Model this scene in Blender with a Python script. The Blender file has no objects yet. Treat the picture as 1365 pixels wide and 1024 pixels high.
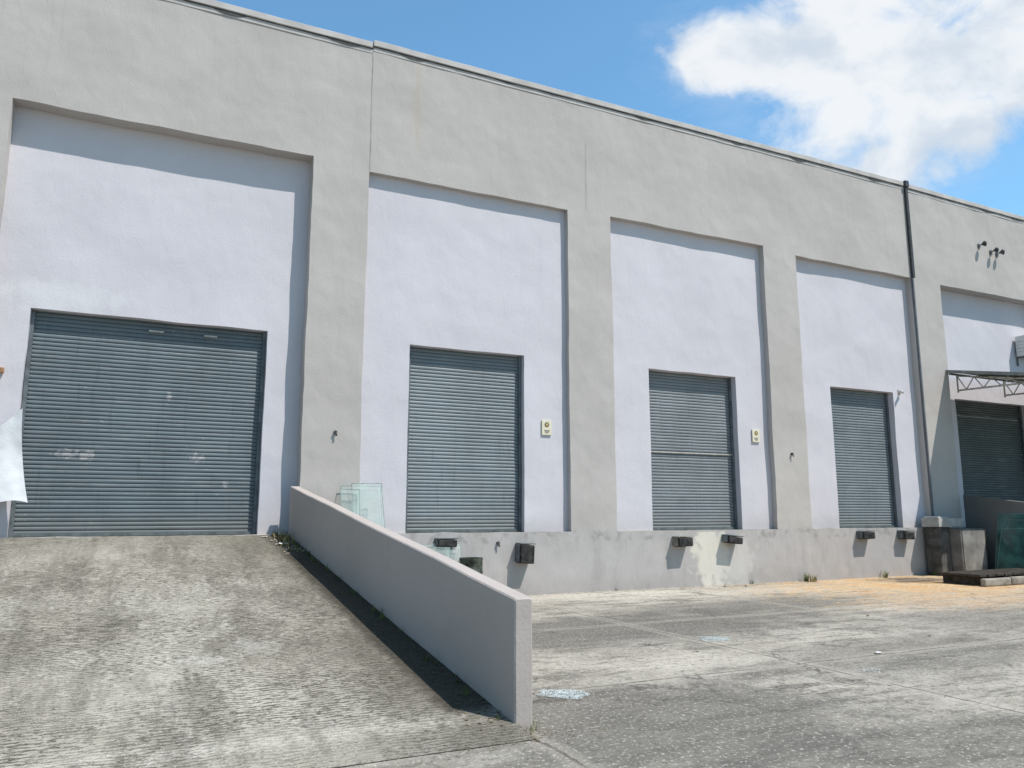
import bpy, bmesh, math, random
from mathutils import Vector, Matrix, noise as mn
random.seed(7)
S = bpy.context.scene
COL = S.collection

# ------------------------------------------------------------------ helpers
def nz(x, y, z=0.0, s=1.0):
    return mn.noise(Vector((x*s, y*s, z*s)))

def mkobj(name, verts, faces, mat=None, smooth=None, parent=None, label=None, cat=None, kind=None, group=None):
    me = bpy.data.meshes.new(name)
    me.from_pydata([tuple(v) for v in verts], [], faces)
    me.update()
    if smooth is True:
        me.polygons.foreach_set("use_smooth", [True]*len(me.polygons))
    elif isinstance(smooth, (list, tuple)):
        me.polygons.foreach_set("use_smooth", list(smooth))
    ob = bpy.data.objects.new(name, me)
    COL.objects.link(ob)
    if mat: me.materials.append(mat)
    if parent: attach(ob, parent)
    tag(ob, label, cat, kind, group)
    return ob

def wloc(o):
    return Vector(o["base"]) if "base" in o.keys() else Vector((0, 0, 0))

def attach(ob, parent):
    ob.parent = parent
    ob.matrix_parent_inverse = Matrix.Translation(-wloc(parent))

def tag(ob, label=None, cat=None, kind=None, group=None):
    if label: ob["label"] = label
    if cat: ob["category"] = cat
    if kind: ob["kind"] = kind
    if group: ob["group"] = group

def empty(name, loc, label, cat, group=None):
    e = bpy.data.objects.new(name, None)
    e.empty_display_size = 0.2
    e.location = loc
    e["base"] = tuple(loc)
    COL.objects.link(e)
    tag(e, label, cat, None, group)
    return e

class Geo:
    def __init__(self): self.v = []; self.f = []; self.s = []
    def quad(self, a, b, c, d, sm=False):
        n = len(self.v); self.v += [a, b, c, d]; self.f.append((n, n+1, n+2, n+3)); self.s.append(sm)
    def box(self, x0, x1, y0, y1, z0, z1, M=None, bev=0.0):
        if bev > 0:
            bm = bmesh.new(); bmesh.ops.create_cube(bm, size=1)
            for v in bm.verts:
                v.co = Vector(((x0+x1)/2+v.co.x*(x1-x0), (y0+y1)/2+v.co.y*(y1-y0), (z0+z1)/2+v.co.z*(z1-z0)))
            bmesh.ops.bevel(bm, geom=bm.edges[:], offset=bev, segments=2, affect='EDGES', profile=0.5)
            self.bm(bm, M); return
        n = len(self.v)
        P = [(x0,y0,z0),(x1,y0,z0),(x1,y1,z0),(x0,y1,z0),(x0,y0,z1),(x1,y0,z1),(x1,y1,z1),(x0,y1,z1)]
        if M: P = [tuple(M @ Vector(p)) for p in P]
        self.v += P
        for q in [(0,3,2,1),(4,5,6,7),(0,1,5,4),(1,2,6,5),(2,3,7,6),(3,0,4,7)]:
            self.f.append(tuple(n+i for i in q)); self.s.append(False)
    def bm(self, bm, M=None, sm=False):
        n = len(self.v); bm.verts.ensure_lookup_table(); bm.verts.index_update()
        for v in bm.verts: self.v.append(tuple(M @ v.co) if M else tuple(v.co))
        for f in bm.faces:
            self.f.append(tuple(n+v.index for v in f.verts)); self.s.append(sm)
        bm.free()
    def tube(self, a, b, r, seg=8, r2=None):
        a = Vector(a); b = Vector(b); d = (b-a)
        q = d.to_track_quat('Z', 'Y'); r2 = r if r2 is None else r2
        n = len(self.v)
        for (c, rr) in ((a, r), (b, r2)):
            for i in range(seg):
                t = 2*math.pi*i/seg
                self.v.append(tuple(c + q @ Vector((math.cos(t)*rr, math.sin(t)*rr, 0))))
        for i in range(seg):
            j = (i+1) % seg
            self.f.append((n+i, n+j, n+seg+j, n+seg+i)); self.s.append(True)
        self.f.append(tuple(n+i for i in reversed(range(seg)))); self.s.append(False)
        self.f.append(tuple(n+seg+i for i in range(seg))); self.s.append(False)
    def obj(self, name, mat, **k):
        return mkobj(name, self.v, self.f, mat, smooth=self.s, **k)

# ------------------------------------------------------------------ material DSL
class M:
    def __init__(self, name, rough=0.8, spec=0.3, metal=0.0):
        self.m = bpy.data.materials.new(name); self.m.use_nodes = True
        self.t = self.m.node_tree; self.b = self.t.nodes["Principled BSDF"]
        self.b.inputs["Roughness"].default_value = rough
        self.b.inputs["Specular IOR Level"].default_value = spec
        self.b.inputs["Metallic"].default_value = metal
        g = self.t.nodes.new("ShaderNodeNewGeometry"); self.pos = g.outputs["Position"]; self.nrm = g.outputs["Normal"]
        self.sep = None
    def n(self, ty, **k):
        x = self.t.nodes.new(ty)
        for a, v in k.items(): setattr(x, a, v)
        return x
    def l(self, a, b):
        if hasattr(a, "is_output"): self.t.links.new(a, b)
        else: b.default_value = a
    def xyz(self):
        if not self.sep:
            s = self.n("ShaderNodeSeparateXYZ"); self.l(self.pos, s.inputs[0]); self.sep = s.outputs
        return self.sep
    def noise(self, sc=1.0, vec=(1,1,1), det=3, rough=.55, dist=0.0, off=(0,0,0)):
        mp = self.n("ShaderNodeMapping"); mp.inputs["Scale"].default_value = vec; mp.inputs["Location"].default_value = off
        self.l(self.pos, mp.inputs[0])
        x = self.n("ShaderNodeTexNoise"); self.l(mp.outputs[0], x.inputs["Vector"])
        x.inputs["Scale"].default_value = sc; x.inputs["Detail"].default_value = min(det, 5)
        x.inputs["Roughness"].default_value = rough; x.inputs["Distortion"].default_value = dist
        return x.outputs["Fac"]
    def voro(self, sc=1.0, vec=(1,1,1), feat='F1', rnd=1.0):
        mp = self.n("ShaderNodeMapping"); mp.inputs["Scale"].default_value = vec; self.l(self.pos, mp.inputs[0])
        x = self.n("ShaderNodeTexVoronoi", feature=feat); self.l(mp.outputs[0], x.inputs["Vector"])
        x.inputs["Scale"].default_value = sc; x.inputs["Randomness"].default_value = rnd
        return x.outputs["Distance"]
    def ma(self, op, a, b=0.0, c=0.0, clamp=False):
        x = self.n("ShaderNodeMath", operation=op, use_clamp=clamp)
        self.l(a, x.inputs[0]); self.l(b, x.inputs[1])
        if op in ('MULTIPLY_ADD', 'SMOOTH_MIN', 'COMPARE', 'WRAP'): self.l(c, x.inputs[2])
        return x.outputs[0]
    def step(self, v, a, b):
        x = self.n("ShaderNodeMapRange", interpolation_type='SMOOTHSTEP')
        self.l(v, x.inputs[0]); x.inputs[1].default_value = a; x.inputs[2].default_value = b
        return x.outputs[0]
    def mix(self, f, a, b, mode='MIX'):
        x = self.n("ShaderNodeMix", data_type='RGBA', blend_type=mode)
        self.l(f, x.inputs[0])
        for v, s in ((a, x.inputs[6]), (b, x.inputs[7])):
            if hasattr(v, "is_output"): self.l(v, s)
            else: s.default_value = (v[0], v[1], v[2], 1)
        return x.outputs[2]
    def mul(self, *a):
        r = a[0]
        for b in a[1:]: r = self.ma('MULTIPLY', r, b)
        return r
    def inv(self, a): return self.ma('SUBTRACT', 1.0, a)
    def box(self, axis, a, b, s, wob=None):
        v = self.xyz()[axis]
        if wob is not None: v = self.ma('ADD', v, wob)
        return self.ma('MULTIPLY', self.step(v, a-s, a+s), self.ma('SUBTRACT', 1.0, self.step(v, b-s, b+s)))
    def blob(self, cx, cy, rx, ry, nsc=1.0, amp=1.0, edge=.35, ax=(0,1), off=(0,0,0), nn=None):
        X = self.ma('DIVIDE', self.ma('SUBTRACT', self.xyz()[ax[0]], cx), rx)
        Y = self.ma('DIVIDE', self.ma('SUBTRACT', self.xyz()[ax[1]], cy), ry)
        d = self.ma('SQRT', self.ma('ADD', self.ma('MULTIPLY', X, X), self.ma('MULTIPLY', Y, Y)))
        if nn is None: nn = self.noise(nsc, det=5, rough=.62, off=off)
        n = self.ma('MULTIPLY', self.ma('SUBTRACT', nn, .5), amp*2)
        d = self.ma('ADD', d, n)
        return self.ma('SUBTRACT', 1.0, self.step(d, 1-edge, 1+edge))
    def color(self, c):
        if hasattr(c, "is_output"): self.l(c, self.b.inputs["Base Color"])
        else: self.b.inputs["Base Color"].default_value = (c[0], c[1], c[2], 1)
    def rough(self, r): self.l(r, self.b.inputs["Roughness"])
    def bump(self, *hs):
        prev = None
        for h, d in hs:
            x = self.n("ShaderNodeBump"); self.l(h, x.inputs["Height"]); x.inputs["Distance"].default_value = d
            x.inputs["Strength"].default_value = 1.0
            if prev: self.l(prev, x.inputs["Normal"])
            prev = x.outputs[0]
        self.l(prev, self.b.inputs["Normal"])
    def done(self): return self.m

def simple(name, c, rough=.7, spec=.3, metal=0, var=.25, sc=6, bump=.002):
    m = M(name, rough, spec, metal)
    f = m.noise(sc, det=3)
    lo = tuple(x*(1-var) for x in c); hi = tuple(min(1, x*(1+var)) for x in c)
    m.color(m.mix(m.step(f, .3, .7), lo, hi))
    if bump: m.bump((m.noise(sc*6, det=1), bump))
    return m.done()

def wall_mat(name, lo, hi, dirt=1.0, kind="outer"):
    m = M(name, .85, .2)
    c = m.mix(m.step(m.noise(.45, det=4, rough=.6), .3, .7), lo, hi)
    p = m.noise(1.6, (1, 1, .7), det=5, rough=.7)
    c = m.mix(m.mul(m.step(p, .5, .72), .16), c, tuple(x*1.1 for x in hi))
    c = m.mix(m.mul(m.inv(m.step(p, .30, .45)), .10*dirt), c, tuple(x*.80 for x in lo))
    st = m.noise(2.2, (3.2, 1, .16), det=4, rough=.65)
    c = m.mix(m.mul(m.step(st, .54, .78), .24*dirt), c, tuple(x*.72 for x in lo))
    fine = m.noise(34, det=2)
    c = m.mix(m.mul(m.step(fine, .62, .74), .14*dirt), c, tuple(x*.6 for x in lo))
    z = m.xyz()[2]
    if kind == "outer":
        n3 = m.noise(3, det=5)
        g = m.inv(m.step(m.ma('ADD', z, m.ma('MULTIPLY', n3, -.55)), -.25, .22))
        c = m.mix(m.mul(g, .55), c, (.27, .225, .18))
        g2 = m.box(2, -.2, 1.24, .05)
        c = m.mix(m.mul(g2, .6), c, (.42, .395, .39))
        c = m.mix(m.mul(g2, m.step(m.noise(1.4, (1.6,1,.6), det=5, rough=.7, off=(2,0,0)), .46, .66), .33), c, (.28, .265, .25))
        c = m.mix(m.mul(m.box(2, 1.02, 1.26, .06, m.ma('MULTIPLY', m.ma('SUBTRACT', n3, .5), .3)), m.step(m.noise(4, det=4, off=(8,8,0)), .48, .66), .5), c, (.2, .195, .185))
        b = m.mul(m.blob(11.9, .62, .5, .75, amp=1.6, edge=.28, ax=(0, 2), nn=n3), m.box(2, -1, 1.19, .03))
        c = m.mix(m.mul(b, .85), c, (.68, .635, .55))
        b = m.mul(m.blob(12.5, .4, .6, .55, amp=1.6, edge=.45, ax=(0, 2), nn=n3), m.box(2, -1, 1.15, .03))
        c = m.mix(m.mul(b, .6), c, (.58, .555, .52))
        t = m.mul(m.step(m.ma('ADD', z, m.ma('MULTIPLY', m.noise(2.5, (3,1,.1), det=4), .9)), 10.95, 11.6), .30*dirt)
        c = m.mix(t, c, (.29, .275, .255))
        r = m.mul(m.blob(4.75, 9.9, .07, .9, amp=.5, edge=.5, ax=(0, 2), nn=n3), .25)
        c = m.mix(r, c, (.44, .34, .22))
    elif kind == "recess":
        g = m.inv(m.step(m.ma('ADD', z, m.ma('MULTIPLY', m.noise(4, det=4), -.4)), 1.05, 1.5))
        c = m.mix(m.mul(g, .35), c, (.38, .35, .33))
        b = m.blob(-1.2, 5.15, .8, .25, 5, 1.1, .25, ax=(0, 2))
        c = m.mix(m.mul(b, .25), c, (.72, .72, .72))
    m.color(c)
    k = .38 if kind == "recess" else .5
    m.bump((m.noise(.9, det=2, rough=.5), .10*k), (m.noise(3.2, (1.4,1,.8), det=3, rough=.58, dist=.5), .016*k), (fine, .0025))
    return m.done()

MW = wall_mat("grey_render", (.430,.399,.376), (.476,.444,.420), dirt=.9)
ML = wall_mat("lavender_render", (.548,.526,.560), (.592,.569,.604), dirt=.4, kind="recess")
MRW = wall_mat("warm_grey_render", (.405,.355,.328), (.45,.398,.37), kind="ramp")
MRW2 = wall_mat("shaded_grey_render", (.13,.13,.125), (.18,.178,.17), kind="ramp")  # ramp wall render darkened: the side's shade is put into the colour

def shutter_mat(name, seed, base, z0, pitch):
    m = M(name, .55, .35, .1)
    c = m.mix(m.step(m.noise(.9, (1,1,.6), det=3, off=(seed,0,seed)), .3, .7), tuple(x*.84 for x in base), tuple(x*1.12 for x in base))
    rel = m.ma('DIVIDE', m.ma('SUBTRACT', m.xyz()[2], z0), pitch)
    wn = m.n("ShaderNodeTexWhiteNoise", noise_dimensions='1D'); m.l(m.ma('ADD', m.ma('FLOOR', rel), seed), wn.inputs["W"])
    c = m.mix(m.mul(wn.outputs["Value"], .28), c, tuple(x*1.45 for x in base))
    c = m.mix(m.mul(m.step(m.noise(3, (.5,1,5), det=4, rough=.7, off=(seed,2,0)), .5, .75), .28), c, (.36,.355,.35))
    c = m.mix(m.mul(m.step(m.noise(3, (5,1,.4), det=4, rough=.7, off=(seed,5,0)), .53, .78), .5), c, tuple(x*.5 for x in base))
    s = m.mul(m.step(m.noise(9, (1.0,1,2.2), det=5, rough=.8, off=(seed,9,0)), .64, .69), .6)
    c = m.mix(s, c, (.50,.51,.52))
    if seed == 1:
        nn = m.noise(14, (1,1,1.5), det=5, rough=.75)
        for (cx, cz, rx) in ((-.98, 2.56, .11), (-.68, 2.54, .09), (1.02, 2.55, .11), (.5, 3.6, .03), (1.5, 2.1, .03)):
            b = m.mul(m.blob(cx, cz, rx, .06, ax=(0,2), amp=3.4, edge=.2, nn=nn), .5)
            c = m.mix(b, c, (.50,.46,.46))
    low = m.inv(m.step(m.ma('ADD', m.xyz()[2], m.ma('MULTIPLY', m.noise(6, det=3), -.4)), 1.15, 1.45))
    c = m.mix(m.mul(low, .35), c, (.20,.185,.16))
    fr = m.ma('FRACT', rel)
    hl = m.ma('MAXIMUM', m.inv(m.step(fr, .04, .18)), m.step(fr, .88, .97))
    c = m.mix(m.mul(hl, .80), c, tuple(x*.22 for x in base))
    m.color(c)
    m.bump((m.noise(2.5, (1,1,2), det=2), .008))
    return m.done()

def yard_mat():
    m = M("weathered_concrete", .9, .2)
    nA = m.noise(1.2, det=5, rough=.7); nB = m.noise(2.6, (1,1.2,1), det=5, rough=.72, off=(3,7,0)); nC = m.noise(13, det=4, rough=.78)
    nL = m.noise(.32, det=5, rough=.65)
    c = m.mix(m.step(nL, .34, .66), (.265,.238,.20), (.42,.383,.33))
    c = m.mix(m.mul(m.step(nB, .45, .62), .5), c, (.47,.435,.375))
    c = m.mix(m.mul(m.step(nA, .50, .64), .62), c, (.165,.15,.128))
    mp = m.n("ShaderNodeMapping"); m.l(m.pos, mp.inputs[0]); mp.inputs["Rotation"].default_value = (0,0,math.radians(28)); mp.inputs["Scale"].default_value = (.45,2.2,1)
    nt = m.n("ShaderNodeTexNoise"); m.l(mp.outputs[0], nt.inputs["Vector"]); nt.inputs["Scale"].default_value = 1.6; nt.inputs["Detail"].default_value = 5; nt.inputs["Roughness"].default_value=.74
    c = m.mix(m.mul(m.step(nt.outputs["Fac"], .5, .62), .7), c, (.125,.114,.098))
    c = m.mix(m.mul(m.inv(m.step(nt.outputs["Fac"], .34, .46)), .3), c, (.52,.485,.42))
    for (cx, cy, rx, ry, k) in ((6.6,-4.6,3.2,1.25,.80),(3.9,-8.9,1.7,1.3,.75),(9.9,-3.3,3.0,.8,.62),(8.3,-7.8,2.2,.9,.55),(5.2,-10.3,1.6,.6,.6),(12.5,-6.2,2.2,.9,.5)):
        c = m.mix(m.mul(m.blob(cx, cy, rx, ry, amp=1.4, edge=.4, nn=nA), k), c, (.115,.107,.095))
    for (cx, cy, rx, ry, k) in ((8.3,-.7,2.6,.6,.75),(11.5,-1.3,2.6,.6,.5),(5.6,-7.0,1.0,.45,.5),(9.8,-9.5,2.2,.8,.35)):
        c = m.mix(m.mul(m.blob(cx, cy, rx, ry, amp=1.3, edge=.45, nn=nB), k), c, (.55,.505,.43))
    sc = m.mix(m.step(nA, .38, .62), (.57,.33,.145), (.61,.44,.255))
    c = m.mix(m.mul(m.blob(18.4, -1.7, 5.5, 2.3, amp=1.2, edge=.5, nn=nB), .92), c, sc)
    c = m.mix(m.mul(m.blob(14.6, -4.3, 2.6, 1.1, amp=1.4, edge=.6, nn=nB), .55), c, (.54,.36,.20))
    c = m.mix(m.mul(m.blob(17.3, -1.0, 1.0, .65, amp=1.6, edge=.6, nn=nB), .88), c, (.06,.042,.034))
    c = m.mix(m.mul(m.step(nC, .52, .61), .62), c, (.115,.105,.088))
    c = m.mix(m.mul(m.step(m.noise(27, det=3, rough=.7, off=(3,3,3)), .56, .64), .52), c, (.60,.56,.48))
    wob = m.ma('MULTIPLY', m.ma('SUBTRACT', nB, .5), .12)
    jo = None
    for ax, off, per in ((0, 1.15, 3.9), (1, .95, 3.35)):
        v = m.ma('ADD', m.ma('ADD', m.xyz()[ax], off), wob)
        d = m.ma('PINGPONG', v, per/2)
        k = m.inv(m.step(d, .004, .022))
        kw = m.inv(m.step(m.ma('ADD', d, m.ma('MULTIPLY', nC, -.22)), -.05, .03))
        c = m.mix(m.mul(kw, .3), c, (.44,.40,.34))
        jo = k if jo is None else m.ma('MAXIMUM', jo, k)
    jo = m.mul(jo, m.step(nA, .34, .54))
    c = m.mix(m.mul(jo, .7), c, (.07,.062,.052))
    cr = m.voro(.42, (1, .8, 1), 'DISTANCE_TO_EDGE')
    w = m.ma('ADD', cr, m.ma('MULTIPLY', m.ma('SUBTRACT', nB, .5), .25))
    ck = m.mul(m.inv(m.step(m.ma('ABSOLUTE', w), .002, .011)), m.step(nL, .46, .58))
    c = m.mix(m.mul(ck, .7), c, (.07,.062,.055))
    m.color(c)
    m.bump((nA, .03), (nC, .020), (m.inv(jo), .010))
    return m.done()

def ramp_mat():
    m = M("tined_concrete", .92, .15)
    nA = m.noise(1.1, det=5, rough=.7, off=(7,0,0)); nC = m.noise(22, (1,1.4,1), det=4, rough=.78)
    nD = m.noise(.9, (1.3,.6,1), det=5, rough=.72, off=(1,9,0))
    c = m.mix(m.step(m.noise(.5, det=4, rough=.62, off=(0,3,0)), .33, .67), (.335,.302,.25), (.465,.43,.37))
    c = m.mix(m.mul(m.step(nA, .5, .64), .5), c, (.55,.515,.45))
    c = m.mix(m.mul(m.step(nD, .47, .60), .62), c, (.205,.185,.153))
    # worn streaks running up the slope
    up = m.noise(1.0, (3.4, .35, .3), det=5, rough=.68, off=(3,0,0))
    c = m.mix(m.mul(m.step(up, .52, .64), .42), c, (.17,.154,.128))
    c = m.mix(m.mul(m.inv(m.step(up, .34, .44)), .35), c, (.56,.53,.465))
    # raked grooves broken into irregular rows of pits
    g = m.noise(1.0, (14, 64, 3), det=3, rough=.68)
    rowp = m.ma('PINGPONG', m.ma('ADD', m.xyz()[1], m.ma('MULTIPLY', m.ma('SUBTRACT', m.noise(1.6, det=3), .5), .16)), .0225)
    row = m.inv(m.ma('DIVIDE', rowp, .0225))
    gm = m.step(m.noise(.7, det=3, off=(2,2,0)), .32, .56)
    gd = m.mul(m.step(m.ma('ADD', g, m.ma('MULTIPLY', row, .15)), .57, .69), m.ma('ADD', m.ma('MULTIPLY', gm, .7), .3))
    c = m.mix(m.mul(gd, .85), c, (.085,.075,.058))
    c = m.mix(m.mul(m.step(nC, .56, .65), .76), c, (.085,.076,.06))
    c = m.mix(m.mul(m.step(m.noise(50, det=2, rough=.7, off=(5,5,0)), .56, .68), .45), c, (.64,.60,.52))
    nb = m.noise(7, det=5, rough=.7)
    for (cx, cy, rx, ry) in ((1.15,-6.3,.2,.22),(.65,-6.6,.22,.10)):
        c = m.mix(m.mul(m.blob(cx, cy, rx, ry, amp=2.6, edge=.4, nn=nb), .35), c, (.60,.57,.52))
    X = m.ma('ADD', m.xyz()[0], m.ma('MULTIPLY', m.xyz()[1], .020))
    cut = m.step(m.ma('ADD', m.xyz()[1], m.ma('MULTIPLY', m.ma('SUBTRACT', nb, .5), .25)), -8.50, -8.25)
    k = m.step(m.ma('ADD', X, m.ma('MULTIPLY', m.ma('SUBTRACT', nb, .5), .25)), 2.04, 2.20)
    c = m.mix(m.mul(k, cut, .96), c, (.012,.011,.009))  # wall's cast shadow, with foot dirt, painted near-black into the ramp
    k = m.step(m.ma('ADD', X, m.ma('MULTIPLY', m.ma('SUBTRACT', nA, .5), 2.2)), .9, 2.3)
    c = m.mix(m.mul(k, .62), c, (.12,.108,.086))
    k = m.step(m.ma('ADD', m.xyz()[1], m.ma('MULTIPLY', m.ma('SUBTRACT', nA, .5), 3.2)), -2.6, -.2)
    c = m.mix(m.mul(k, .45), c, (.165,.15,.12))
    v = m.ma('ADD', m.ma('ADD', m.xyz()[1], 8.45), m.ma('MULTIPLY', m.ma('SUBTRACT', nA, .5), .4))
    a = m.ma('ABSOLUTE', v)
    c = m.mix(m.mul(m.inv(m.step(a, .02, .22)), m.step(nb, .40, .58), .45), c, (.60,.56,.49))
    m.color(c)
    m.bump((nA, .03), (m.inv(gd), .009), (nC, .015))
    return m.done()

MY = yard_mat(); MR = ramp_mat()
MBLK = simple("black_rubber", (.035,.034,.033), .85, .25, var=.6, sc=9, bump=.006)
MDK = simple("dark_sealant", (.07,.07,.07), .8, .3)
MPIPE = simple("dark_painted_pipe", (.045,.045,.048), .5, .4)
MREVEAL = simple("reveal_shade_grey", (.13,.14,.155), .6, .3, var=.15)  # colour of the strip that stands in for reveal shade
MWHITE = simple("white_painted_steel", (.70,.68,.65), .45, .5, var=.08)
MTRUSS = simple("weathered_pale_steel", (.46,.455,.42), .6, .4, var=.25)
MGALV = simple("grey_green_sheet_metal", (.12,.13,.122), .6, .4, .2, var=.25)
MFLASH = simple("grey_green_flashing", (.20,.212,.20), .5, .4, .1, var=.2)
MCOP = simple("pale_coping", (.48,.45,.43), .8, .2, var=.12, sc=2)
MRAIL = simple("grey_steel_rail", (.13,.145,.155), .5, .4, .3)
MBAR = simple("worn_bottom_bar", (.11,.13,.135), .55, .4)
MCREAM = simple("cream_sign_face", (.70,.64,.50), .5, .4, var=.05)
MYEL = simple("yellow_sign_ink", (.58,.44,.16), .5, .4, var=.1)
MINK = simple("black_sign_ink", (.07,.06,.05), .6, .3, var=.1)
MORG = simple("orange_brown_casting", (.42,.23,.13), .6, .3)
MTEAL = simple("dark_teal_glass_face", (.02,.09,.078), .15, .6, var=.5, sc=3)
MTEDGE = simple("teal_glass_edge", (.16,.30,.26), .4, .5, var=.3)
MBOX = simple("pale_grey_plastic", (.42,.405,.38), .7, .3, var=.15)
MCAB = simple("taupe_grey_cabinet_paint", (.19,.178,.165), .6, .35, var=.3, sc=3)
MDWOOD = simple("dark_rotten_timber", (.05,.043,.036), .9, .2, var=.5, sc=7, bump=.01)
MBOXSHADE = simple("dark_box_shade_grey", (.10,.095,.088), .85, .2, var=.35, sc=5, bump=.006)
MCONC = simple("pale_concrete_kerb", (.25,.23,.20), .9, .2, var=.4, sc=4, bump=.01)
MTARP = simple("white_plastic_sheet", (.68,.68,.70), .55, .4, var=.03)
MLITTER = simple("dry_leaf_litter", (.20,.15,.09), .9, .1, var=.5, sc=30)
MWEED = simple("weed_leaf", (.10,.13,.035), .8, .2, var=.5, sc=9)
MDRYW = simple("dry_weed", (.30,.24,.11), .85, .15, var=.4, sc=12)
MSHARD = simple("crushed_glass", (.58,.63,.63), .6, .4, var=.2, sc=20)
MROOF = simple("roof_membrane", (.25,.25,.25), .9)
def glass_mat():
    m = M("dusty_pale_glass", .12, .5)
    m.color((.52,.61,.575))
    a = m.ma('ADD', .12, m.ma('MULTIPLY', m.step(m.noise(2.2, det=4, rough=.7), .4, .7), .22))
    m.l(a, m.b.inputs["Alpha"])
    return m.done()
MGLASS = glass_mat()
MGEDGE = simple("green_glass_edge", (.18,.27,.235), .3, .5, var=.4, sc=8)

# ------------------------------------------------------------------ ground
g = Geo()
g.quad((-1500,-1500,0),(1500,-1500,0),(1500,1500,0),(-1500,1500,0))
g.obj("ground", MY, kind="structure")

# ------------------------------------------------------------------ warehouse
WX0, WX1, TOPZ = -14.0, 44.0, 10.82
SILL = 1.22
wh = empty("warehouse", (12, 0, 0), "long grey rendered warehouse with recessed lavender bays and roller shutters", "warehouse")

BAYS = [ # x0,x1,top,depth, door x0,x1,top, setback
    (-2.19, 2.70, 8.30, .32, -1.67, 2.07, 4.90, .18),
    (3.78, 8.26, 8.21, .13, 4.73, 7.24, 4.86, .18),
    (9.38, 13.93, 8.26, .16, 10.43, 12.98, 4.85, .22),
    (15.03, 19.40, 8.17, .17, 16.16, 18.50, 4.85, .22),
    (20.66, 25.40, 8.12, .36, 21.38, 24.75, 4.88, .22),
]
def lines(a, b, cuts, step):
    pts = sorted(set([a, b] + [c for c in cuts if a < c < b]))
    out = []
    for p, q in zip(pts, pts[1:]):
        n = max(1, round((q-p)/step))
        out += [p+(q-p)*i/n for i in range(n)]
    return out + [b]

def plate(name, x0, x1, z0, z1, y0, holes, mat, step=.25, amp=.012, yamp=.008, parent=None, seed=0.0, label=None, border=.3):
    xs = lines(x0, x1, [h[0] for h in holes]+[h[1] for h in holes], step)
    zs = lines(z0, z1, [h[2] for h in holes]+[h[3] for h in holes], step)
    def disp(x, z):
        ex = amp*(nz(x*1.1+seed, z*1.1, 3.3)+.5*nz(x*4+seed, z*4, 1.3))
        ez = amp*(nz(x*1.3+seed, z*1.3, 7.7)+.5*nz(x*4.4+seed, z*4.4, 5.3))
        ey = yamp*nz(x*.8+seed, z*.8, 9.1)
        if z <= z0+1e-6: ez = 0
        return ex, ey, ez
    V = []; F = []; SM = []; idx = {}
    def vf(i, k):
        if (i, k) not in idx:
            dx, dy, dz = disp(xs[i], zs[k])
            idx[(i, k)] = len(V); V.append((xs[i]+dx, y0+dy, zs[k]+dz))
        return idx[(i, k)]
    def hole(cx, cz):
        for h in holes:
            if h[0] < cx < h[1] and h[2] < cz < h[3]: return h
        return None
    H = {}
    for i in range(len(xs)-1):
        for k in range(len(zs)-1):
            H[(i, k)] = hole((xs[i]+xs[i+1])/2, (zs[k]+zs[k+1])/2)
    def reveal(a, b, d):
        A = V[a]; B = V[b]; n = len(V)
        V.extend([A, B, (B[0], y0+d, B[2]), (A[0], y0+d, A[2])])
        F.append((n, n+1, n+2, n+3)); SM.append(False)
    for i in range(len(xs)-1):
        for k in range(len(zs)-1):
            if H[(i, k)]: continue
            F.append((vf(i, k), vf(i+1, k), vf(i+1, k+1), vf(i, k+1))); SM.append(True)
            for (di, dk, a, b) in ((-1,0,(i,k),(i,k+1)), (1,0,(i+1,k),(i+1,k+1)), (0,-1,(i,k),(i+1,k)), (0,1,(i,k+1),(i+1,k+1))):
                nb = (i+di, k+dk)
                if nb not in H: reveal(vf(*a), vf(*b), border)
                elif H[nb]: reveal(vf(*a), vf(*b), H[nb][4])
    return mkobj(name, V, F, mat, smooth=SM, parent=parent, label=label)

plate("outer_wall", WX0, WX1, 0, TOPZ, 0.0, [(b[0], b[1], SILL, b[2], b[3]+.01) for b in BAYS], MW, .25, .020, .012, wh)

PER = 8
def shutter(x0, x1, z0, z1, n, y, mat, parent, seed):
    per = PER; pitch = (z1-z0)/n
    xn = 12; V = []; F = []
    rows = n*per+1
    for r in range(rows):
        s, t = divmod(r, per); t /= per
        prof = .014*math.sin(math.pi*t)**.6 if 0 < t < 1 else 0.0
        z = z0+pitch*(s+t)
        ro = .003*nz(s*3.7, seed*5.1, 2.2)
        for i in range(xn+1):
            x = x0+(x1-x0)*i/xn
            d = .008*nz(x*1.2, z*1.5, seed*3)
            V.append((x, y-prof+ro+d, z))
    for r in range(rows-1):
        for i in range(xn):
            a = r*(xn+1)+i
            F.append((a, a+1, a+xn+2, a+xn+1))
    return mkobj("roller_shutter", V, F, mat, smooth=True, parent=parent)

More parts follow.
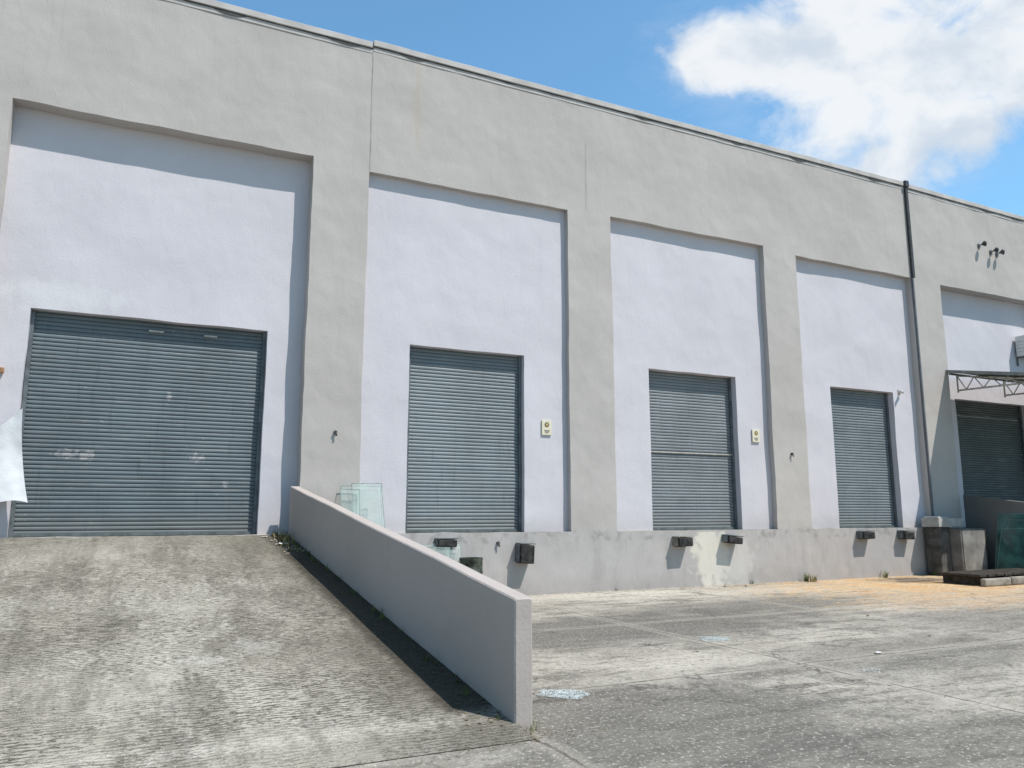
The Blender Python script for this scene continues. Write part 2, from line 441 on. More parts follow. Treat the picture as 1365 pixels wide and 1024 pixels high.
for bi, (x0, x1, zt, d, dx0, dx1, dzt, sb) in enumerate(BAYS):
    plate("recessed_wall", x0-.25, x1+.25, SILL-.15, zt+.25, d, [(dx0, dx1, SILL-.10, dzt, sb+.12)], ML, .22, .012, .014, wh, seed=bi*7.3)
    base = [(.125,.153,.170), (.172,.200,.217), (.188,.208,.222), (.172,.198,.215), (.068,.084,.086)][bi]  # last shutter darker: canopy shade put into its base colour
    sz0, sz1 = SILL+.03, dzt+.05; ns = int(round((sz1-sz0)/.070))
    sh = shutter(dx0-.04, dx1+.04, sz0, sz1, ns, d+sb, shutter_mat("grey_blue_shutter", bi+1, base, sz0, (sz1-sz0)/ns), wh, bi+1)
    if bi == 0: sh["label"] = "wide scuffed grey-blue roller shutter"
    gg = Geo()
    gg.box(dx0, dx1, d+sb-.035, d+sb+.02, SILL+.004, SILL+.06)
    gg.box(dx0+.02, dx1-.02, d+sb-.05, d+sb-.035, SILL+.012, SILL+.05)
    gg.obj("bottom_bar", MBAR, parent=sh)
    for xa in (dx0+.005, dx1-.065):
        gg = Geo(); gg.box(xa, xa+.06, d+sb-.06, d+sb-.022, SILL+.004, dzt-.004)
        gg.obj("guide_rail", MRAIL, parent=sh)
    if bi == 2:
        gg = Geo(); gg.box(dx0+.07, dx1-.07, d+sb-.04, d+sb-.02, 2.965, 2.995)
        gg.obj("joint_strip", MBOX, parent=sh)
    if bi == 0:
        for (a, b) in ((.10,.34),(1.0,1.22)):
            gg = Geo(); gg.box(a, b, d+sb-.052, d+sb-.03, 4.71, 4.745)
            gg.obj("paper_label", MBOX, parent=sh)

for bi, (x0, x1, zt, d, dx0, dx1, dzt, sb) in enumerate(BAYS):
    gg = Geo(); gg.box(x0+.02, x1-.02, .02, d+sb+.3, SILL-.2, SILL+.003); gg.obj("dock_sill", MCONC, parent=wh)

g = Geo()
g.box(WX0+.02, WX0+.3, .31, 32, 0, 10.8); g.box(WX1-.3, WX1-.02, .31, 32, 0, 10.8); g.box(WX0+.3, WX1-.3, 31.7, 32, 0, 10.8)
g.obj("rear_and_side_wall", MW, parent=wh)
g = Geo(); g.box(WX0+.3, WX1-.3, .35, 31.7, 10.2, 10.45); g.obj("roof", MROOF, parent=wh)

def ragged_strip(x0, x1, zc, slope, y, mat, h0, amp, parent, name):
    n = int((x1-x0)/.10); V = []; F = []
    for i in range(n+1):
        x = x0+(x1-x0)*i/n; zz = zc+slope*(x-x0)
        lo = zz-h0-amp*max(0, nz(x*1.4, 0, 4.1)-.1)*2-.012*nz(x*7, 1, 0)
        V += [(x, y, zz), (x, y, lo), (x, y+.05, zz), (x, y+.05, lo)]
    for i in range(n):
        a = i*4; b = a+4
        F += [(a+1, b+1, b, a), (a+3, b+3, b+1, a+1)]
    return mkobj(name, V, F, mat, parent=parent)
segs = [(-14, 3.76, 10.90, .0045), (3.79, 19.44, 11.03, 0), (19.56, 44, 11.0, -.012)]
for (a, b, zt, sl) in segs:
    n = int((b-a)/.3); V = []; F = []
    for i in range(n+1):
        x = a+(b-a)*i/n; w = .010*nz(x*.8, 3, 0)+.006*nz(x*3, 3, 0)+sl*(x-a); w2 = .012*nz(x*1.7, 5, 0)
        prof = [(.33, zt-.24), (.33, zt), (-.035, zt-.01), (-.045, zt-.02), (-.045, zt-.13), (-.01, zt-.145), (-.01, zt-.24)]
        for (y, z) in prof: V.append((x, y+w2, z+w))
    m = len(prof)
    for i in range(n):
        for j in range(m):
            F.append((i*m+j, i*m+(j+1) % m, (i+1)*m+(j+1) % m, (i+1)*m+j))
    F.append(tuple(range(m))); F.append(tuple(reversed([n*m+j for j in range(m)])))
    mkobj("coping", V, F, MCOP, parent=wh)
    ragged_strip(a, b, zt-.135, sl, -.026, MDK, .022, .055, wh, "sealant_line")

MJ = simple("joint_line_grey", (.30,.28,.26), .9)  # flat grey line for render joints and cracks
def joint(x, z0, z1, w=.012):
    n = int((z1-z0)/.15); V = []; F = []
    for i in range(n+1):
        z = z0+(z1-z0)*i/n; xx = x+.02*nz(0, z*.7, x)+.008*nz(0, z*3, x); ww = w*(.6+.6*abs(nz(0, z*2, x+3)))
        V += [(xx-ww, -.0145, z), (xx+ww, -.0145, z)]
    for i in range(n): F.append((2*i, 2*i+1, 2*i+3, 2*i+2))
    return mkobj("wall_joint", V, F, MJ, parent=wh)
joint(3.79, 8.25, 10.80, .005); joint(8.75, 8.3, 9.9, .004)

g = Geo(); g.box(19.43, 19.53, -.07, -.005, 8.16, 10.98, bev=.012); g.box(19.41, 19.55, -.10, .02, 10.86, 11.04)
dp = g.obj("downpipe", MPIPE, parent=wh)
g = Geo(); g.box(19.42, 19.475, -.055, -.01, 1.24, 8.155, bev=.01); g.obj("reveal_shade_strip", MREVEAL, parent=dp)  # added strip standing in for the reveal's shade and shadow, below the downpipe

for (x, z, y) in ((3.30, 3.06, 0), (14.49, 3.03, 0), (6.58, 1.02, 0)):
    g = Geo(); g.tube((x, y+.03, z), (x, y-.05, z), .03, 10); g.tube((x, y-.04, z), (x+.02, y-.05, z-.07), .016, 8)
    g.obj("pipe_stub", MPIPE, parent=wh)

def bumper(x0, x1, z0, z1, pr=.24, pale=False, tilt=0.0):
    M4 = Matrix.Translation(((x0+x1)/2, 0, (z0+z1)/2)) @ Matrix.Rotation(tilt, 4, 'Y') @ Matrix.Translation((-(x0+x1)/2, 0, -(z0+z1)/2))
    g = Geo()
    g.box(x0, x1, -pr, -.012, z0, z1-.02, M4, bev=.02)
    b = g.obj("dock_bumper", MBLK, parent=wh)
    g = Geo(); g.box(x0-.02, x1+.02, -pr*.95, -.006, z1-.004, z1+.014, M4); g.box(x0-.022, x0-.004, -pr*.8, -.006, z0+.02, z1-.006, M4)
    g.obj("bracket", MCONC if pale else MRAIL, parent=b)
bumper(5.28, 5.66, .97, 1.12, .18)
bumper(6.98, 7.28, .62, 1.0, .24, tilt=.05)
bumper(10.83, 11.20, .88, 1.09, .24, True, -.04)
bumper(12.22, 12.62, .92, 1.09, .24, False, .10)
bumper(16.55, 16.95, .96, 1.15, .22, False, -.03)
bumper(18.04, 18.42, .93, 1.14, .22, False, .04)

# canopy
cx0, cx1, cyo = 20.98, 29.0, -2.5  # unseen right end lengthened so the canopy shades the last shutter
can = empty("canopy", (23, 0, 5.3), None, None); can.parent = wh; can.matrix_parent_inverse = Matrix.Translation(-wloc(wh))
def canopy_part(o): o.parent = can; o.matrix_parent_inverse = Matrix.Translation(-wloc(can))
SL = -.50/2.6
n = 80; V = []; F = []
for i in range(n*2+1):
    x = cx0-.40+(cx1-cx0+.4)*i/(n*2); dz = .018*math.cos(math.pi*i)
    V += [(x, .02, 5.57+dz), (x, cyo-.15, 5.57+SL*2.67+dz)]
for i in range(n*2): F.append((2*i, 2*i+2, 2*i+3, 2*i+1))
o = mkobj("roof_sheet", V, F, MGALV); canopy_part(o)
g = Geo(); g.box(cx0-.43, cx0-.405, cyo-.15, 0, 0, .09, Matrix(((1,0,0,0),(0,1,0,0),(0,-SL,1,5.515),(0,0,0,1)))); o = g.obj("edge_flashing", MFLASH); canopy_part(o)
for xt in (cx0, 23.1, 25.3, 28.9):
    g = Geo(); top = lambda t: Vector((xt, -.03+(cyo+.03)*t, 5.46+SL*2.5*t)); bot = lambda t: Vector((xt, -.03+(cyo+.03)*t, 5.04-.08*t))
    g.tube(top(0), top(1), .024); g.tube(bot(0), bot(1), .026); g.tube(top(0), bot(0)+Vector((0,.0,-.06)), .024)
    k = 5
    for i in range(k):
        a = i/k; b = (i+1)/k; m_ = (a+b)/2
        g.tube(top(a), bot(m_), .016); g.tube(bot(m_), top(b), .016)
    o = g.obj("truss", MTRUSS); canopy_part(o)
g = Geo()
for yy in (-.1, -.9, -1.7, cyo):
    zz = 5.49+SL*(-yy)
    g.box(cx0-.40, cx1, yy-.03, yy+.03, zz-.02, zz+.025)
o = g.obj("purlin", MGALV); canopy_part(o)

# ------------------------------------------------------------------ ramps
def ramp(x0, x1, xr_slope, name):
    n = 60; m = 30; V = []; F = []
    L = 8.95
    for j in range(n+1):
        y = -L*j/n
        for i in range(m+1):
            xe = x1+xr_slope*(-y)
            x = x0+(xe-x0)*i/m
            z = SILL*(1-j/n)+.006
            z += .010*nz(x*.9, y*.9, 1)*(1-abs(2*j/n-1)**4)
            V.append((x, y, z))
    for j in range(n):
        for i in range(m):
            a = j*(m+1)+i
            F.append((a+m+1, a+m+2, a+1, a))
    b = len(V)
    V += [(x0, 0, 0), (x0, -L, 0), (x1, 0, 0), (x1+xr_slope*L, -L, 0)]
    F.append((b, b+1, n*(m+1), 0)); F.append((b+2, m, n*(m+1)+m, b+3))
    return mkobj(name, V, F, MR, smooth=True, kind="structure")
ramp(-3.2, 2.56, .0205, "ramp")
ramp(20.97, 26.5, 0.0, "ramp")

def ramp_wall(xa, xb, th, zt0, zt1, L, label, mat):
    n = 50; V = []; F = []
    prof_n = None
    for j in range(n+1):
        t = j/n; y = -.004-L*t; x = xa+(xb-xa)*t; zt = zt0+(zt1-zt0)*t+.008*nz(y*.8, xa, 2)+.004*nz(y*3, xa, 2)
        wx = .006*nz(y*.7, 4, xa); bv = .012
        prof = [(x+wx, 0)]
        for k in range(1, 8): prof.append((x+wx+.005*nz(y*1.3, k*.6, 7), (zt-bv)*k/8))
        prof += [(x+wx, zt-bv), (x+wx+bv, zt), (x+th-bv, zt), (x+th, zt-bv)]
        for k in range(7, 0, -1): prof.append((x+th+.005*nz(y*1.3, k*.6, 17), (zt-bv)*k/8))
        prof.append((x+th, 0)); prof_n = len(prof)
        V += [(a, y, b) for a, b in prof]
    for j in range(n):
        for k in range(prof_n-1):
            a = j*prof_n+k; F.append((a, a+prof_n, a+prof_n+1, a+1))
    base = n*prof_n; e = len(V)
    cx = xb+th/2
    for k in range(prof_n):
        X, Y, Z = V[base+k]; V.append((cx+(X-cx)*(1-.16), Y-.012, Z-(.010 if Z > .5 else 0)))
    for k in range(prof_n-1): F.append((base+k, e+k, e+k+1, base+k+1))
    F.append(tuple(e+k for k in range(prof_n)))
    ob = mkobj("ramp_wall", V, F, mat, smooth=False)
    tag(ob, label, "wall"); return ob
ramp_wall(2.545, 2.715, .155, 2.07, .955, 8.64, "low sloping warm-grey rendered wall beside the concrete ramp", MRW)
ramp_wall(20.80, 20.80, .155, 2.10, .955, 8.64, "low grey wall beside the far ramp, coloured dark for shade", MRW2)

# ------------------------------------------------------------------ signs
for (x0, x1, z0, z1, d) in ((7.64, 7.87, 3.21, 3.52, .13), (13.40, 13.63, 3.29, 3.60, .16)):
    xc = (x0+x1)/2
    e = empty("warning_sign", (xc, d, z0), "small cream warning sign with dark pictogram on rendered wall", "sign", "cream warning signs between the docks")
    y = d-.03
    g = Geo(); g.box(x0, x1, y, d-.004, z0, z1, bev=.004); g.obj("sign_plate", MCREAM, parent=e)
    zc = z0+.215
    g = Geo(); bm = bmesh.new(); bmesh.ops.create_circle(bm, cap_ends=True, segments=24, radius=.052)
    g.bm(bm, Matrix.Translation((xc, y-.003, zc)) @ Matrix.Rotation(math.radians(90), 4, 'X'))
    for k in range(3):
        g.box(x0+.05+.01*k, x1-.05-.012*k, y-.004, y-.002, z0+.095-.025*k, z0+.103-.025*k)
    g.obj("pictogram", MINK, parent=e)
    g = Geo()
    bm = bmesh.new(); bmesh.ops.create_circle(bm, cap_ends=True, segments=20, radius=.026)
    g.bm(bm, Matrix.Translation((xc, y-.006, zc+.008)) @ Matrix.Rotation(math.radians(90), 4, 'X'))
    g.box(xc-.032, xc+.032, y-.007, y-.005, zc-.032, zc-.022)
    g.obj("pictogram_figure", MYEL, parent=e)

# ------------------------------------------------------------------ floodlights
for (x, z, yaw) in ((22.62, 9.60, .0), (23.17, 9.48, .15), (23.46, 9.46, .25)):
    e = empty("floodlight", (x, 0, z), "small dark floodlight on a bracket high on wall", "floodlight", "floodlights on the warehouse wall")
    R = Matrix.Translation((x, -.18, z)) @ Matrix.Rotation(yaw, 4, 'Z') @ Matrix.Rotation(math.radians(38), 4, 'X')
    g = Geo(); g.tube(R @ Vector((0,.02,.09)), R @ Vector((0,0,-.01)), .035, 12, .075); g.tube(R @ Vector((0,0,-.01)), R @ Vector((0,0,-.05)), .075, 12, .078)
    g.obj("lamp_head", MPIPE, parent=e)
    g = Geo(); g.tube((x, .0, z-.02), (x, -.16, z+.02), .014); g.box(x-.045, x+.045, -.03, .0, z-.08, z+.05); g.obj("bracket", MRAIL, parent=e)

e = empty("security_camera", (18.76, .17, 4.85), "small white security camera on rendered wall beside shutter", "camera")
g = Geo(); g.tube((18.76, .16, 4.88), (18.76, .08, 4.88), .02); g.box(18.71, 18.81, .145, .165, 4.82, 4.94, bev=.005); g.obj("bracket", MBOX, parent=e)
g = Geo(); g.tube((18.79, .10, 4.87), (18.68, -.0, 4.83), .036, 12); g.obj("camera_body", MWHITE, parent=e)

e = empty("wall_lamp", (-1.98, .3, 3.83), "small orange-brown wall light fitting on pale wall", "lamp")
g = Geo(); g.box(-2.04, -1.93, .23, .315, 3.79, 3.88, bev=.015); g.obj("lamp_housing", MORG, parent=e)
g = Geo(); g.tube((-1.98, .24, 3.835), (-1.98, .17, 3.82), .03, 14, .04); g.obj("lamp_shade", MORG, parent=e)

e = empty("air_conditioner", (24.85, .3, 6.3), "white outdoor air conditioning unit bracketed to wall", "air conditioner")
g = Geo(); g.box(24.42, 25.25, -.02, .30, 6.38, 7.02, bev=.02); g.obj("casing", MWHITE, parent=e)
g = Geo()
for k in range(5):
    r = .05+.05*k
    for i in range(24):
        a = 2*math.pi*i/24; b = 2*math.pi*(i+1)/24
        g.tube((24.84+r*math.cos(a), -.035, 6.70+r*math.sin(a)), (24.84+r*math.cos(b), -.035, 6.70+r*math.sin(b)), .006, 5)
for i in range(8):
    a = math.pi*i/4; g.tube((24.84, -.035, 6.7), (24.84+.26*math.cos(a), -.035, 6.7+.26*math.sin(a)), .006, 5)
g.obj("fan_grille", MRAIL, parent=e)
g = Geo()
for k in range(4): g.box(24.41, 24.419, .06, .24, 6.52+.10*k, 6.535+.10*k)
g.obj("side_vent", MBOX, parent=e)
for x in (24.5, 25.1):
    g = Geo(); g.box(x-.02, x+.02, -.04, .34, 6.34, 6.376); g.box(x-.02, x+.02, .31, .345, 6.1, 6.34)
    g.obj("bracket", MRAIL, parent=e)

# ------------------------------------------------------------------ plastic sheet
n = 50; V = []; F = []
for j in range(n+1):
    t = j/n
    for i in range(n+1):
        s = i/n
        xr = -1.60+.03*t+.16*t*t
        x = -2.75+(xr+2.75)*s
        ztop = 3.22-1.15*(1-s)*1.1
        zbot = 1.74+.05*math.sin(s*9)+.03*(1-s)
        z = ztop+(zbot-ztop)*t
        fold = math.sin((1-s)*11+t*2.0)*.030*(.2+.8*t)
        y = .06-.05*math.sin(math.pi*s)*t+fold+.03*nz(x*2.2, z*1.4, 5)+.012*nz(x*7, z*5, 5)
        V.append((x, y, z))
for j in range(n):
    for i in range(n):
        a = j*(n+1)+i; F.append((a, a+1, a+n+2, a+n+1))
ob = mkobj("plastic_sheet", V, F, MTARP, smooth=True); tag(ob, "white plastic sheet hanging from one corner beside wide shutter", "plastic sheet")

# ------------------------------------------------------------------ glass sheets
def glass(x0, x1, h, yb, yt, label, grp, dx=0.0, M0=None, mats=None):
    e = empty("glass_sheet", (M0 @ Vector(((x0+x1)/2, yb, 0)) if M0 else Vector(((x0+x1)/2, yb, 0))), label, "glass sheet", grp)
    ang = math.atan2(yt-yb, h)
    R = Matrix.Translation((x0, yb, .012)) @ Matrix.Rotation(-ang, 4, 'X') @ Matrix.Rotation(dx, 4, 'Y')
    if M0: R = M0 @ R
    mp, me = mats or (MGLASS, MGEDGE)
    w = x1-x0; L = math.hypot(h, yt-yb); t = .008
    g = Geo(); g.box(t, w-t, 0, .010, t, L-t, R); g.obj("glass_pane", mp, parent=e)
    g = Geo()
    g.box(0, t, -.001, .011, 0, L, R); g.box(w-t, w, -.001, .011, 0, L, R); g.box(t, w-t, -.001, .011, L-t, L, R); g.box(t, w-t, -.001, .011, 0, t, R)
    g.obj("ground_edge", me, parent=e)
G1 = "glass sheets leaning on the dock"
glass(3.42, 4.16, 2.08, -.62, -.08, "tall pale green glass sheet leaning against dock wall", G1)
glass(3.66, 4.22, 2.12, -.72, -.16, "tall pale green glass sheet leaning against dock wall", G1, -.03)
glass(3.30, 3.66, 2.02, -.82, -.26, "tall pale green glass sheet leaning against dock wall", G1, .03)
glass(4.80, 5.75, 1.02, -.50, -.10, "short pale green glass sheet leaning against dock wall", G1)
glass(4.60, 5.45, .98, -.62, -.22, "short pale green glass sheet leaning against dock wall", G1, .03)
for k, (ya, yb_, h) in enumerate(((-.95, -3.1, 1.58), (-1.25, -3.6, 1.42), (-1.1, -3.3, 1.2))):
    M0 = Matrix.Translation((20.80, 0, .0)) @ Matrix.Rotation(math.radians(-90), 4, 'Z')
    glass(-ya, -yb_, h, -.42-.09*k, -.03-.07*k, "dark teal glass sheet leaning against low grey wall", "teal sheets by the far ramp", 0, M0, (MTEAL, MTEDGE))

DX = 5.85
e = empty("steel_drum", (DX, -.40, 0), "dark green steel drum standing against dock wall", "drum")
zs_ = [0,.03,.05,.28,.30,.32,.55,.57,.59,.80,.83,.86]; rs = [.28,.285,.275,.275,.288,.275,.275,.288,.275,.275,.285,.285]
sg = 28; V = []; F = []
for z, r in zip(zs_, rs):
    for i in range(sg): a = 2*math.pi*i/sg; V.append((DX+r*.78*math.cos(a), -.40+r*.78*math.sin(a), z*.90))
for j in range(len(zs_)-1):
    for i in range(sg): F.append((j*sg+i, j*sg+(i+1) % sg, (j+1)*sg+(i+1) % sg, (j+1)*sg+i))
mkobj("drum_body", V, F, simple("dark_green_drum_paint", (.05,.06,.045), .6, .3, var=.7, sc=7), smooth=True, parent=e)
V = [(DX+.205*math.cos(2*math.pi*i/sg), -.40+.205*math.sin(2*math.pi*i/sg), .75) for i in range(sg)]
mkobj("drum_lid", V, [tuple(range(sg))], MBLK, parent=e)

# ------------------------------------------------------------------ clutter by the far ramp
e = empty("discarded_cabinet", (19.8, -.4, 0), "taupe-grey metal cabinet standing against dock wall", "cabinet")
g = Geo(); g.box(19.42, 20.42, -.78, -.16, .02, 1.20, bev=.012); g.obj("cabinet_body", MCAB, parent=e)
g = Geo(); g.box(19.47, 20.37, -.80, -.783, .10, 1.15, bev=.006); g.obj("cabinet_door", simple("pale_taupe_door_paint", (.25,.235,.215), .6, .35, var=.25, sc=3), parent=e)
g = Geo(); g.box(20.37, 20.42, -.80, -.783, .02, 1.20); g.box(19.42, 20.36, -.80, -.783, .02, .07); g.obj("dark_trim", MDWOOD, parent=e)
e = empty("plastic_tray", (19.3, -.35, 1.25), "pale grey plastic tray balanced on the dock edge and cabinet", "tray")
g = Geo()
g.box(18.92, 19.90, -.56, -.06, 1.245, 1.28, bev=.008)
for q in ((18.92,18.95,-.56,-.06),(19.87,19.90,-.56,-.06),(18.95,19.87,-.56,-.53),(18.95,19.87,-.09,-.06)): g.box(q[0], q[1], q[2], q[3], 1.278, 1.47)
g.obj("tray_body", MBOX, parent=e)
g = Geo(); g.box(18.96, 19.35, -.52, -.10, 1.30, 1.51, bev=.02); g.obj("tray_content", MBOX, parent=e)
e = empty("tray_shade_box", (19.15, -.3, 0), "dark box below pale tray, lengthened to the ground as tray shade", "shade box")
g = Geo(); g.box(19.0, 19.38, -.50, -.08, .01, 1.235, bev=.01)  # dark box run down to the ground, standing in for the tray's shadow
for k in range(5): g.box(18.985, 18.999, -.49, -.09, .06+.24*k, .22+.24*k)
g.obj("shade_box_body", MBOXSHADE, parent=e)
e = empty("timber_platform", (18.6, -2.2, 0), "low dark timber platform on weathered concrete kerb blocks", "platform")
for k in range(10):
    g = Geo(); g.box(17.1+.30*k, 17.1+.30*k+.26, -2.75, -1.75, .20+random.uniform(-.01,.01), .25, None, bev=.008)
    g.obj("deck_board", MDWOOD, parent=e)
for k in range(3):
    g = Geo(); g.box(17.05+.96*k, 17.97+.96*k, -2.90+.02*k, -2.77, 0, .17+.01*k, None, bev=.03)
    g.obj("kerb_block", MCONC, parent=e)
for k in range(4):
    g = Geo(); g.box(17.2+.8*k, 17.3+.8*k, -2.74, -1.78, .0, .185); g.obj("joist", MDWOOD, parent=e)

# ------------------------------------------------------------------ crushed glass
def shards(cx, cy, rx, ry, n, label):
    V = []; F = []
    for _ in range(n):
        a = random.uniform(0, 6.283); q = random.random()**.7
        k = 1+.5*nz(math.cos(a)*1.5+cx, math.sin(a)*1.5, cy)
        x = cx+rx*q*k*math.cos(a); y = cy+ry*q*k*math.sin(a)
        s = random.uniform(.003, .009); b = len(V); z = .003+random.random()*.008*(1-q)
        for _k in range(4):
            V.append((x+random.uniform(-s, s), y+random.uniform(-s, s), z+random.uniform(0, s*.8)))
        F += [(b, b+1, b+2), (b, b+2, b+3), (b, b+3, b+1), (b+1, b+3, b+2)]
    return mkobj("crushed_glass", V, F, MSHARD, kind="stuff", label=label)
shards(3.62, -7.80, .21, .22, 4600, "heap of pale crushed glass on concrete")
shards(6.9, -5.95, .22, .20, 2400, "heap of pale crushed glass on concrete")
shards(7.0, -8.25, .18, .10, 250, "scatter of pale crushed glass on concrete")

# ------------------------------------------------------------------ weeds, litter, stones
def tuft(V, F, x, y, z, n, h, spread):
    for _ in range(n):
        a = random.uniform(0, 6.283); L = h*random.uniform(.5, 1.1); w = L*random.uniform(.04, .10)
        lean = random.uniform(.15, .9); bx = x+random.uniform(-spread, spread)*.4; by = y+random.uniform(-spread, spread)*.4
        dx, dy = math.cos(a), math.sin(a); px, py = -dy*w, dx*w
        b = len(V)
        for t in (0, .4, .75, 1):
            r = lean*L*t*t; zz = z+L*t*(1-.25*lean*t); ww = (1-t)*.9+.1 if t else .7
            V += [(bx+dx*r-px*ww, by+dy*r-py*ww, zz), (bx+dx*r+px*ww, by+dy*r+py*ww, zz)]
        for k in range(3): F.append((b+2*k, b+2*k+1, b+2*k+3, b+2*k+2))
rz = lambda y: SILL*(1+y/8.95)+.006 if y > -8.95 else 0
wallx = lambda y: 2.545+.0197*(-y)
V = []; F = []
for _ in range(34):
    y = random.uniform(-8.6, -.3); tuft(V, F, wallx(y)-random.uniform(.02, .12), y, rz(y), random.randint(5, 14), random.uniform(.04, .12), .08)
for (x, y, n, h) in ((2.82, -8.72, 18, .06), (2.95, -8.60, 8, .05), (2.62, -8.75, 12, .06), (14.6, -.12, 30, .22), (14.8, -.2, 18, .15), (17.3, -.15, 22, .2), (9.3, -.08, 10, .1), (19.0, -.3, 20, .2), (6.6, -.1, 14, .14), (13.0, -.08, 14, .12), (5.9, -5.95, 8, .05), (2.3, -.12, 20, .16), (2.45, -.4, 18, .15), (-1.0, -.05, 8, .05), (.55, -.05, 8, .05)):
    tuft(V, F, x, y, rz(y) if x < 2.6 else 0, n, h, .12)
mkobj("weeds", V, F, MWEED, kind="stuff", label="green weeds sprouting along wall foot and joints")
V = []; F = []
for (x, y, n, h) in ((2.32, -.55, 26, .20), (2.4, -.9, 22, .16), (2.25, -1.15, 16, .12), (2.38, -1.5, 16, .10), (14.7, -.25, 22, .2), (2.84, -8.8, 20, .05), (17.1, -.2, 12, .2)):
    tuft(V, F, x, y, rz(y) if x < 2.6 else 0, n, h, .25)
mkobj("dry_weeds", V, F, MDRYW, kind="stuff", label="dry yellow weeds along wall foot")
V = []; F = []
def flake(x, y, z, s):
    a = random.uniform(0, 6.283); b = len(V); t = random.uniform(-.5, .5)
    for k in range(5):
        q = a+k*1.2566; r = s*random.uniform(.6, 1.1)
        V.append((x+r*math.cos(q), y+r*.6*math.sin(q), z+.003+abs(t*r*math.cos(q-a))))
    F.append(tuple(range(b, b+5)))
for _ in range(900):
    y = -8.7*random.random()**1.3; flake(wallx(y)-.01-abs(random.gauss(0, .16)), y, rz(y), random.uniform(.006, .022))
for _ in range(260):
    x = random.uniform(2.9, 20); flake(x, -abs(random.gauss(0, .25))-.03, 0, random.uniform(.008, .03))
for _ in range(200):
    flake(random.gauss(2.75, .35), random.gauss(-8.9, .12), .006, random.uniform(.005, .016))
mkobj("leaf_litter", V, F, MLITTER, kind="stuff", label="dry leaf litter in wall corners")
V = []; F = []
def stone(x, y, z, s):
    b = len(V)
    for d in ((1,0,0),(0,1,0),(-1,0,0),(0,-1,0),(0,0,1),(0,0,-.5)):
        r = s*random.uniform(.6, 1.2); V.append((x+d[0]*r, y+d[1]*r, z+s*.3+d[2]*r*.7))
    for q in ((0,1,4),(1,2,4),(2,3,4),(3,0,4),(1,0,5),(2,1,5),(3,2,5),(0,3,5)): F.append(tuple(b+i for i in q))
for _ in range(700):
    x = random.uniform(-3, 2.5); y = random.uniform(-8.8, -.1); stone(x, y, rz(y), random.uniform(.002, .006))
for _ in range(900):
    stone(random.uniform(2.9, 16), random.uniform(-11, -.2), 0, random.uniform(.003, .009))
for _ in range(60):
    y = random.uniform(-1.8, -.2); stone(wallx(y)-random.uniform(.05, .4), y, rz(y), random.uniform(.01, .035))
for (x, y, s) in ((10.6,-5.2,.05),(11.9,-.4,.06),(6.1,-6.6,.03),(9.6,-7.0,.04),(2.75,-8.85,.03),(12.4,-.5,.05)): stone(x, y, 0, s)
mkobj("gravel", V, F, simple("grey_grit", (.29,.26,.21), .9, .2, var=.5, sc=30), kind="stuff", label="loose grit and small stones on concrete")
for (x, y, s) in ((2.28, -1.0, .10), (2.1, -.25, .05), (7.9, -7.6, .05)):
    n = 8; V = []; F = []
    for j in range(n+1):
        for i in range(n+1):
            X = (i/n-.5)*2*s; Y = (j/n-.5)*1.3*s
            V.append((x+X, y+Y, (rz(y) if x < 2.6 else 0)+.012+.4*s*abs(nz(X*30, Y*30, x))))
    for j in range(n):
        for i in range(n): a = j*(n+1)+i; F.append((a, a+1, a+n+2, a+n+1))
    ob = mkobj("paper_scrap", V, F, MWHITE, group="paper scraps"); tag(ob, "crumpled white paper scrap lying on concrete", "paper")

# ------------------------------------------------------------------ light and sky
sun_to = Vector((.84, -1.0, 2.1)).normalized()
ld = bpy.data.lights.new("sun", 'SUN'); ld.energy = 5.0; ld.angle = math.radians(.53); ld.color = (1, .96, .90)
lo = bpy.data.objects.new("sun", ld); lo.rotation_euler = sun_to.to_track_quat('Z', 'Y').to_euler(); COL.objects.link(lo)
w = bpy.data.worlds.new("World"); S.world = w; w.use_nodes = True
t = w.node_tree; t.nodes.clear()
out = t.nodes.new("ShaderNodeOutputWorld"); bg = t.nodes.new("ShaderNodeBackground"); sky = t.nodes.new("ShaderNodeTexSky")
sky.sky_type = 'NISHITA'; sky.sun_disc = False; sky.sun_elevation = math.asin(sun_to.z); sky.sun_rotation = math.atan2(sun_to.x, sun_to.y)
sky.air_density = 1.0; sky.dust_density = .8; sky.ozone_density = 1.5; sky.altitude = 0
bg.inputs["Strength"].default_value = .135
def WN(ty, **k):
    x = t.nodes.new(ty)
    for a, v in k.items(): setattr(x, a, v)
    return x
def WL(a, b):
    if hasattr(a, "is_output"): t.links.new(a, b)
    else: b.default_value = a
def WM(op, a, b=0.0, c=None, clamp=False):
    x = WN("ShaderNodeMath", operation=op, use_clamp=clamp); WL(a, x.inputs[0]); WL(b, x.inputs[1])
    if c is not None: WL(c, x.inputs[2])
    return x.outputs[0]
def wstep(v, a, b, lo=0.0, hi=1.0):
    x = WN("ShaderNodeMapRange", interpolation_type='SMOOTHSTEP'); WL(v, x.inputs[0]); x.inputs[1].default_value = a; x.inputs[2].default_value = b
    x.inputs[3].default_value = lo; x.inputs[4].default_value = hi; return x.outputs[0]
tc = WN("ShaderNodeTexCoord"); D_ = tc.outputs["Generated"]
sp = WN("ShaderNodeSeparateXYZ"); WL(D_, sp.inputs[0])
def wnoise(sc, det, rough, off=(0,0,0), dist=0.0, scale=(1,1,1.4)):
    mp = WN("ShaderNodeMapping"); mp.inputs["Location"].default_value = off; mp.inputs["Scale"].default_value = scale; WL(D_, mp.inputs[0])
    x = WN("ShaderNodeTexNoise"); WL(mp.outputs[0], x.inputs["Vector"]); x.inputs["Scale"].default_value = sc
    x.inputs["Detail"].default_value = det; x.inputs["Roughness"].default_value = rough; x.inputs["Distortion"].default_value = dist
    return x.outputs["Fac"]
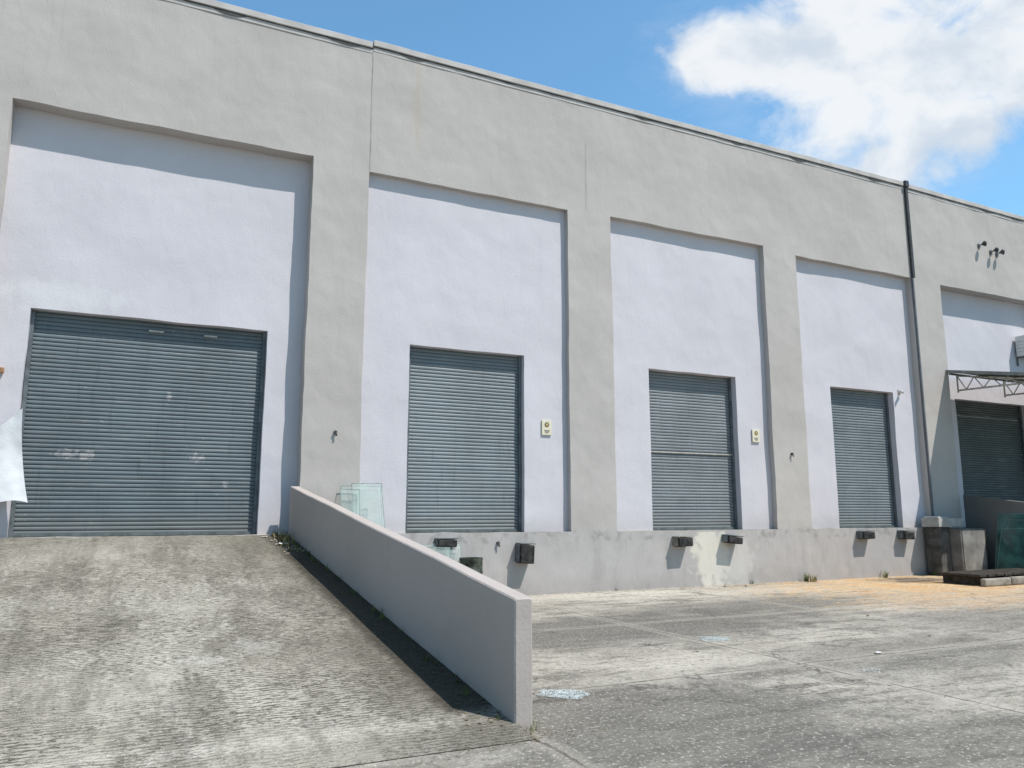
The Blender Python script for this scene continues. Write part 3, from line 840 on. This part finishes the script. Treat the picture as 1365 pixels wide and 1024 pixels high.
lobes = [(40.8,31.0,2.4),(43.0,31.0,3.0),(45.5,30.6,3.6),(49.5,29.4,5.0),(50.8,26.5,4.2),(55.5,28.2,5.2),(54.5,25.2,4.6),(59.6,27.6,3.8),(52.8,22.8,2.4),(57.5,24.2,3.0),(52.5,33.5,3.8),(61.8,30.6,2.8)]
field = None
for az, el, r in lobes:
    a = math.radians(az); e_ = math.radians(el)
    v = (math.sin(a)*math.cos(e_), math.cos(a)*math.cos(e_), math.sin(e_))
    dn = WN("ShaderNodeVectorMath", operation='DISTANCE'); WL(D_, dn.inputs[0]); dn.inputs[1].default_value = v
    f_ = WM('SUBTRACT', 1.0, WM('DIVIDE', dn.outputs["Value"], math.radians(r)))
    field = f_ if field is None else WM('SMOOTH_MAX', field, f_, .25)
n1 = wnoise(10, 9, .59, (1,2,3), .4)
dens = WM('ADD', WM('MULTIPLY', field, 1.45), WM('MULTIPLY', WM('SUBTRACT', n1, .5), 3.2))
mask = wstep(dens, -.30, .80)
wisp = WM('MULTIPLY', wstep(WM('ADD', field, WM('MULTIPLY', WM('SUBTRACT', wnoise(7, 7, .64, (7,7,7), .8, (1,1,2.2)), .5), 4)), -.8, 1.2), .2)
mask = WM('MAXIMUM', mask, wisp)
shade = wstep(wnoise(10, 6, .53, (1,2,3.25), .3), .41, .66)
cm = WN("ShaderNodeMix", data_type='RGBA'); WL(shade, cm.inputs[0]); cm.inputs[6].default_value = (6.8,6.95,7.1,1); cm.inputs[7].default_value = (4.9,5.45,6.1,1)
mt = WN("ShaderNodeMix", data_type='RGBA', blend_type='MULTIPLY'); mt.inputs[0].default_value = 1.0; WL(sky.outputs[0], mt.inputs[6]); mt.inputs[7].default_value = (.82,1.18,1.22,1)
gn = WN("ShaderNodeMix", data_type='RGBA', blend_type='MULTIPLY'); gn.inputs[0].default_value = 1.0; WL(mt.outputs[2], gn.inputs[6])
cc = WN("ShaderNodeCombineXYZ"); kf = wstep(sp.outputs[1], -.5, .6, .82, 1.36)
for i in range(3): WL(kf, cc.inputs[i])
WL(cc.outputs[0], gn.inputs[7])
mx = WN("ShaderNodeMix", data_type='RGBA'); WL(WM('MULTIPLY', mask, .95), mx.inputs[0]); WL(gn.outputs[2], mx.inputs[6]); WL(cm.outputs[2], mx.inputs[7])
WL(mx.outputs[2], bg.inputs["Color"]); WL(bg.outputs[0], out.inputs["Surface"])
try:
    w.cycles.sampling_method = 'MANUAL'; w.cycles.sample_map_resolution = 256
except Exception: pass

# ------------------------------------------------------------------ camera
a = math.radians(25.9); p = math.radians(9.4)
F_ = Vector((math.sin(a)*math.cos(p), math.cos(a)*math.cos(p), math.sin(p))); R_ = Vector((math.cos(a), -math.sin(a), 0)); U_ = R_.cross(F_)
cd = bpy.data.cameras.new("camera"); cam = bpy.data.objects.new("camera", cd); COL.objects.link(cam)
mw = Matrix((R_, U_, -F_)).transposed().to_4x4(); mw.translation = Vector((0, -14.2, 1.6)); cam.matrix_world = mw
cd.sensor_width = 36; cd.lens = 36*1040/1365; cd.clip_start = .05; cd.clip_end = 5000
S.camera = cam
S.view_settings.view_transform = 'Standard'; S.view_settings.look = 'None'; S.view_settings.exposure = 0
